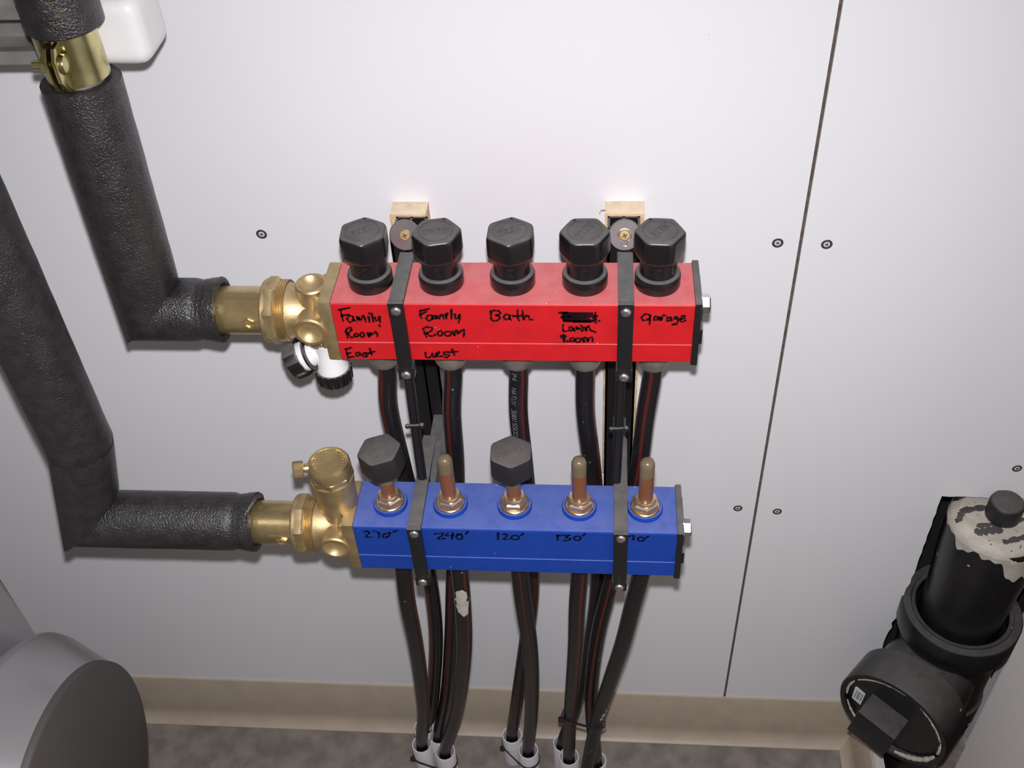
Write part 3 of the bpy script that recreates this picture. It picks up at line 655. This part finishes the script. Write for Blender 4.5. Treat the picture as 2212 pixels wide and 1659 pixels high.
P_.append(pipe('black pipe from the red bar outlet under Family Room East', kx[0], RC, zr, [(840, 880, -128), (868, 1000, -126), (905, 1140, -118), (930, 1260, -111), (941, 1360, -104), (939, 1450, -91), (930, 1540, -68)], 2, (-28, 9)))
P_.append(pipe('black pipe from the red bar outlet under Family Room west', kx[1], RC, zr, [(976, 890, -128), (984, 1000, -127), (985, 1120, -122), (980, 1245, -114), (975, 1380, -101), (965, 1500, -80)], 3, (-22, 8)))
P_.append(pipe('black pipe with printed lettering from the red bar outlet under Bath', kx[2], RC, zr, [(1120, 890, -128), (1132, 1000, -127), (1145, 1130, -120), (1149, 1240, -112), (1144, 1330, -103), (1128, 1440, -88), (1116, 1520, -72)], 4, (32, 10)))
P_.append(pipe('black pipe from the red bar outlet under Lawn Room', kx[3], RC, zr, [(1265, 890, -128), (1278, 1000, -127), (1290, 1130, -120), (1292, 1240, -112), (1284, 1330, -100), (1266, 1430, -84), (1242, 1530, -65)], 6, (62, 8)))
P_.append(pipe('black pipe from the red bar outlet under garage', kx[4], RC, zr, [(1394, 900, -129), (1380, 1010, -129), (1352, 1130, -128), (1319, 1260, -124), (1292, 1370, -122), (1278, 1480, -112), (1280, 1560, -97)], 8, (-8, 8)))
P_.append(pipe('black pipe from the blue bar outlet under 270 feet', bx[0], BC, zb, [(880, 1300, BC + 4), (896, 1380, BC + 18), (908, 1460, BC + 44), (915, 1540, BC + 80)], 0, (70, 7)))
P_.append(pipe('black pipe with a plaster smear from the blue bar outlet under 240 feet', bx[1], BC, zb, [(1000, 1310, BC + 3), (1003, 1390, BC + 14), (997, 1470, BC + 40), (983, 1550, BC + 78)], 1, (38, 8)))
P_.append(pipe('black pipe from the blue bar outlet under 120 feet', bx[2], BC, zb, [(1132, 1310, BC + 4), (1144, 1390, BC + 18), (1149, 1470, BC + 46), (1147, 1550, BC + 84)], 5, (6, 7)))
P_.append(pipe('black pipe from the blue bar outlet under 130 feet', bx[3], BC, zb, [(1247, 1310, BC + 4), (1244, 1390, BC + 18), (1238, 1470, BC + 44), (1231, 1560, BC + 82)], 7, (20, 8)))
P_.append(pipe('black pipe spattered with plaster from the blue bar outlet under 70 feet', bx[4], BC, zb, [(1366, 1310, BC + 4), (1345, 1390, BC + 14), (1318, 1470, BC + 34), (1289, 1560, BC + 62)], 9, (66, 10)))
# printed lettering along the Bath pipe, reading downwards
o3, sp3 = P_[2]
def surf(sp, s, ang, r):
    """point on a pipe at arc length s below the start, at angle ang (deg) from -Y towards +X"""
    acc = 0
    for a, b in zip(sp, sp[1:]):
        L = (b - a).length
        if acc + L >= s:
            p = a.lerp(b, (s - acc) / L); t = (b - a).normalized(); u = Vector((0, -1, 0)); u = (u - t * u.dot(t)).normalized(); v = u.cross(t)
            if v.x < 0: v = -v
            return p + (u * math.cos(math.radians(ang)) + v * math.sin(math.radians(ang))) * r
        acc += L
    return sp[-1]
GL = {'P': [[(0, 0), (0, 4)], [(0, 4), (2, 4), (2, 2), (0, 2)]], '4': [[(1.8, 0), (1.8, 4), (0, 1.4), (2.3, 1.4)]], 'H': [[(0, 0), (0, 4)], [(2, 0), (2, 4)], [(0, 2), (2, 2)]], 'A': [[(0, 0), (1, 4), (2, 0)], [(.4, 1.4), (1.6, 1.4)]],
      'T': [[(1, 0), (1, 4)], [(0, 4), (2, 4)]], 'I': [[(1, 0), (1, 4)]], 'U': [[(0, 4), (0, 0), (2, 0), (2, 4)]], 'V': [[(0, 4), (1, 0), (2, 4)]], '3': [[(0, 4), (2, 4), (1, 2.2), (2, 1.4), (2, 0), (0, 0)]],
      'B': [[(0, 0), (0, 4), (2, 4), (2, 2), (0, 2)], [(2, 2), (2, 0), (0, 0)]], '1': [[(1, 0), (1, 4), (.4, 3.3)]], '5': [[(2, 4), (0, 4), (0, 2.2), (2, 2.2), (2, 0), (0, 0)]], 'S': [[(2, 4), (0, 4), (0, 2.2), (2, 2.2), (2, 0), (0, 0)]],
      '0': [[(0, 0), (0, 4), (2, 4), (2, 0), (0, 0)]]}
m = MB(); s0 = 8.0
for ch in 'P4  HATUV 3BB1SS00':
    for stv in GL.get(ch, []):
        m.tube([surf(sp3, s0 + u * 1.35, -38 + v * 7.0, 8.05) for u, v in stv], .26, 5)
    s0 += 4.1
obj('printed_text', m, PRINT, o3)
def patch(sp, s, ang, ls, la, seed, r=8.12):
    rnd = random.Random(seed); m = MB(); N = 22; c = surf(sp, s, ang, r + .3); cv = m.bm.verts.new(c); rings_ = []
    for f in (.55, 1.0):
        rr = []
        for i in range(N):
            a = 2 * PI * i / N; k = f * (rnd.uniform(.7, 1.1) if f == 1 else rnd.uniform(.85, 1.0))
            rr.append(m.bm.verts.new(surf(sp, s + math.sin(a) * ls * k, ang + math.cos(a) * la * k, r + (.3 if f < 1 else -.05))))
        rings_.append(rr)
    for i in range(N):
        j = (i + 1) % N; m.face((cv, rings_[0][i], rings_[0][j])); m.face((rings_[0][i], rings_[1][i], rings_[1][j], rings_[0][j]))
    return m
obj('plaster_smear', patch(P_[6][1], 62, 4, 24, 58, 2), PLASTER, P_[6][0])
for k, (s, a, l1, l2) in enumerate(((344, 48, 5, 16), (356, 30, 8, 18), (368, 20, 5, 14), (330, 62, 3, 10))): obj('plaster_smear', patch(P_[9][1], s, a, l1, l2, 20 + k), PLASTER, P_[9][0])
# zip ties
def hull_tie(name, label, pts, z, rr, tilt=None):
    """a tie looped round circles at pts (x, y) of radius rr"""
    cand = []
    for x, y in pts:
        for i in range(24): a = 2 * PI * i / 24; cand.append((x + rr * math.cos(a), y + rr * math.sin(a)))
    cand.sort()
    def half(c):
        h = []
        for p in c:
            while len(h) > 1 and (h[-1][0] - h[-2][0]) * (p[1] - h[-2][1]) - (h[-1][1] - h[-2][1]) * (p[0] - h[-2][0]) <= 0: h.pop()
            h.append(p)
        return h
    H = half(cand)[:-1] + half(cand[::-1])[:-1]
    m = MB(); R = []
    cx = sum(p[0] for p in H) / len(H); cy = sum(p[1] for p in H) / len(H)
    for x, y in H + H[:1]:
        d = Vector((x - cx, y - cy, 0)).normalized(); zz = z + (tilt(x, y) if tilt else 0)
        R.append([Vector((x, y, zz - 1.8)), Vector((x, y, zz + 1.8)), Vector((x, y, zz + 1.8)) + d * 1.3, Vector((x, y, zz - 1.8)) + d * 1.3])
    m.rings(R, False, False); x, y = min(H, key=lambda p: p[0] + p[1] * .7); m.box(x - 5, x + 2, y - 4, y + 1, z - 3 + (tilt(x, y) if tilt else 0), z + 3 + (tilt(x, y) if tilt else 0), bev=.6)
    tag(obj(name, m, TIE), label, 'cable tie', 'black cable ties')
hull_tie('cable_tie', 'black cable tie around the four white conduit stubs of the left cluster', [(CP[i].x, CP[i].y) for i in (0, 1, 2, 3)], CZ - 27, 14)
hull_tie('cable_tie', 'black cable tie around the middle pair of white conduit stubs', [(CP[i].x, CP[i].y) for i in (4, 5)], CZ - 24, 14)
def at_z(sp, z):
    for a, b in zip(sp, sp[1:]):
        if a.z >= z >= b.z: return a.lerp(b, (a.z - z) / (a.z - b.z))
    return sp[-1]
zt = -664
q = []
for i in (3, 4, 8, 9):
    z_ = zt
    for _k in range(12): p = at_z(P_[i][1], z_); z_ = .5 * z_ + .5 * (zt - .8 * (p.y + 122))
    q.append(p)
hull_tie('cable_tie', 'black cable tie bundling the right-hand pipes just above the conduit stubs', [(p.x, p.y) for p in q], zt, 10.4, lambda x, y: -.8 * (y + 122))

# ------------------------------------------------------------------ drain stack with cleanout
SX, SY, SZ = 486.8, -15.0, -563.0
ds = thing('drain_stack', 'black drain stack with plaster-smeared test cap and cleanout plug in the wall cut-out', 'drain pipe', (SX, SY, -FLOOR))
m = MB()
m.lathe((SX, SY, SZ), (0, 0, -1), [(51, 12), (51.5, 0), (53, -1.2), (56, -1.4), (57, 0), (65, .2), (66.5, 2), (66.5, 34), (64.5, 40), (59, 48), (57, 70), (57, 150), (60, 152), (60, 185), (46, 187), (46, FLOOR + SZ)], 72, cap0=False)
tee = obj('tee_body', m, ABS, ds, 40)
m = MB(); m.lathe((SX, SY, -580), (0, 0, 1), [(46, 0), (46, 40), (47, 70), (48.8, 100), (49.8, 125), (50, 168), (49, 174), (46, 179), (40, 182.5), (0.2, 183.5)], 72, cap0=False); stub = obj('test_cap', m, ABS, ds, 45)
m = MB(); m.lathe((SX + 2, SY, -398), (0, 0, 1), [(17.5, -2), (17.5, 20), (16, 24), (13.5, 25.2), (.2, 25.6)], 40); obj('knob', m, CAPB, ds, 45)
# joint compound smeared over the cap, with bare streaks
m = MB(); rnd = random.Random(5); NA, NR = 200, 60; V = {}
def capz(r): return -406 + 1.2 - max(0, (r - 38)) * .45 if r < 45.5 else None
def blob(a, b, c, s): return math.exp(-(((a - b) ** 2 + (c) ** 2) / s))
for i in range(NA):
    a = 2 * PI * i / NA
    aa = (a + PI) % (2 * PI) - PI
    low = 6 + 36 / (1 + math.exp(-(aa - .05) * 5)) + 5 * math.sin(a * 5 + .3) + 4 * math.sin(a * 11) + 2.5 * math.sin(a * 23 + 1)
    low = max(3, low)
    for j in range(NR + 1):
        f = j / NR
        if f <= .6: r = 1 + (46.5 - 1) * f / .6; z = -396.4 - max(0, r - 39.5) * .66
        else: r = 47.6 + 2.7 * min(1, (f - .6) / .08); z = -401.2 - 5.5 * min(1, (f - .6) / .08) - low * max(0, f - .6) / .4
        V[i, j] = m.bm.verts.new((SX + r * math.sin(a), SY - r * math.cos(a), z + .3))
def bare(i, j):
    a = 2 * PI * i / NA; f = j / NR
    if f > .6: return False
    r = 46 * f / .6; x = r * math.sin(a); y = -r * math.cos(a)
    for x0, y0, x1, y1, w in ((-34, 6, 2, 12, 3.2), (-24, -14, 26, -4, 2.4), (-26, -22, -8, -18, 4.4), (-4, -34, 30, -24, 3.0), (-36, 26, 30, 34, 3.6), (-42, -4, -36, 4, 3)):
        t = max(0, min(1, ((x - x0) * (x1 - x0) + (y - y0) * (y1 - y0)) / ((x1 - x0) ** 2 + (y1 - y0) ** 2)))
        if math.hypot(x - x0 - t * (x1 - x0), y - y0 - t * (y1 - y0)) < w * (.7 + .6 * abs(math.sin(t * 9 + x0))): return True
    return rnd.random() < .006
for i in range(NA):
    for j in range(NR):
        if not bare(i, j): m.face((V[i, j], V[(i + 1) % NA, j], V[(i + 1) % NA, j + 1], V[i, j + 1]))
for v in [v for v in m.bm.verts if not v.link_faces]: m.bm.verts.remove(v)
obj('joint_compound', m, PLASTER, stub, 60)
# cleanout branch
ca = math.radians(40); cn = Vector((-math.sin(ca), -math.cos(ca), 0)); cc = Vector((407, -110, -656)); o0 = Vector((SX, SY, -656))
LB = (cc - o0).length
m = MB(); m.lathe(o0, cn, [(50, 20), (54, LB - 80), (55, LB - 52), (66, LB - 48), (67, LB - 2), (66, LB), (60.5, LB), (60, LB - 14)], 72, cap1=False)
br = obj('cleanout_branch', m, ABS, ds, 40)
m = MB(); m.lathe(o0, cn, [(60.3, LB - 16), (59.8, LB - 6), (57.5, LB - 5.4), (56.8, LB - 7), (.2, LB - 7)], 72, cap0=True)
pl = obj('cleanout_plug', m, ABS, br, 40)
pf = o0 + cn * (LB - 7); pu = Vector((math.cos(ca), -math.sin(ca), 0)); pz = Vector((0, 0, 1))      # pu to the right along the face
def pq(u, v, d=0): return pf + pu * u + pz * v + cn * d
m = MB(); th = math.radians(-7)
sq = [(-24, -24), (24, -24), (24, 24), (-24, 24)]
sq = [(u * math.cos(th) - v * math.sin(th) - 10.5, u * math.sin(th) + v * math.cos(th) - 11) for u, v in sq]
m.prism([pq(u, v, -1) for u, v in sq], (0, 0, 0), cn * 33, bev=1.2); obj('square_head', m, ABS, pl, 30)
m = MB(); rnd = random.Random(11)
for a0, a1, w in ((.3, 1.15, 3.6), (1.5, 2.6, 3.2), (2.75, 3.3, 2.2), (-.15, .22, 2.6), (-1.3, -.3, 4.2), (-1.9, -1.45, 2.5), (3.5, 4.1, 1.8)):
    pts = [pq(58.6 * math.cos(a), 58.6 * math.sin(a), 4.4) for a in [a0 + (a1 - a0) * i / 16 for i in range(17)]]
    m.tube(pts, lambda i, w=w: w * (.55 + .45 * math.sin(PI * i / 16)) * rnd.uniform(.6, 1.0), 8)
obj('joint_compound', m, PLASTER, pl, 60)
m = MB(); m.prism([pq(u, v, .3) for u, v in ((-52, -17), (-40, -20), (-38.5, 6), (-50.5, 9), (-52, 7.5))], (0, 0, 0), cn * .5); lb = obj('barcode_sticker', m, LABELW, pl)
m = MB()
for k, (u, w) in enumerate(((-50, .7), (-48.2, .4), (-46.8, .9), (-45.2, .5), (-43.8, .35), (-42.2, .8))):
    m.prism([pq(u, -13.5, .85), pq(u + w, -13.5, .85), pq(u + w + 1, 3, .85), pq(u + 1, 3, .85)], (0, 0, 0), cn * .12)
obj('barcode', m, INK, lb)

# ------------------------------------------------------------------ grey appliance at the lower left
ap = thing('grey_appliance', 'grey metal appliance with a rounded drum-shaped housing, cut off at bottom left', 'appliance', (-620, -450, -FLOOR))
m = MB(); m.box(-900, -474, -720, -215, -FLOOR, 80, bev=10, seg=4); obj('casing', m, GREYM, ap, 40)
m = MB(); m.lathe((-476, -357, -420), (1, 0, 0), [(120, 0), (132, 8), (146, 20), (151, 29), (149, 36), (128, 78), (126, 84)], 96, cap1=False); dr = obj('drum_housing', m, GREYM, ap, 60)
m = MB(); m.lathe((-476, -357, -420), (1, 0, 0), [(127.3, 80), (126.6, 85.5), (124.5, 87), (.3, 87)], 96); obj('end_cover', m, GREYD, dr, 50)
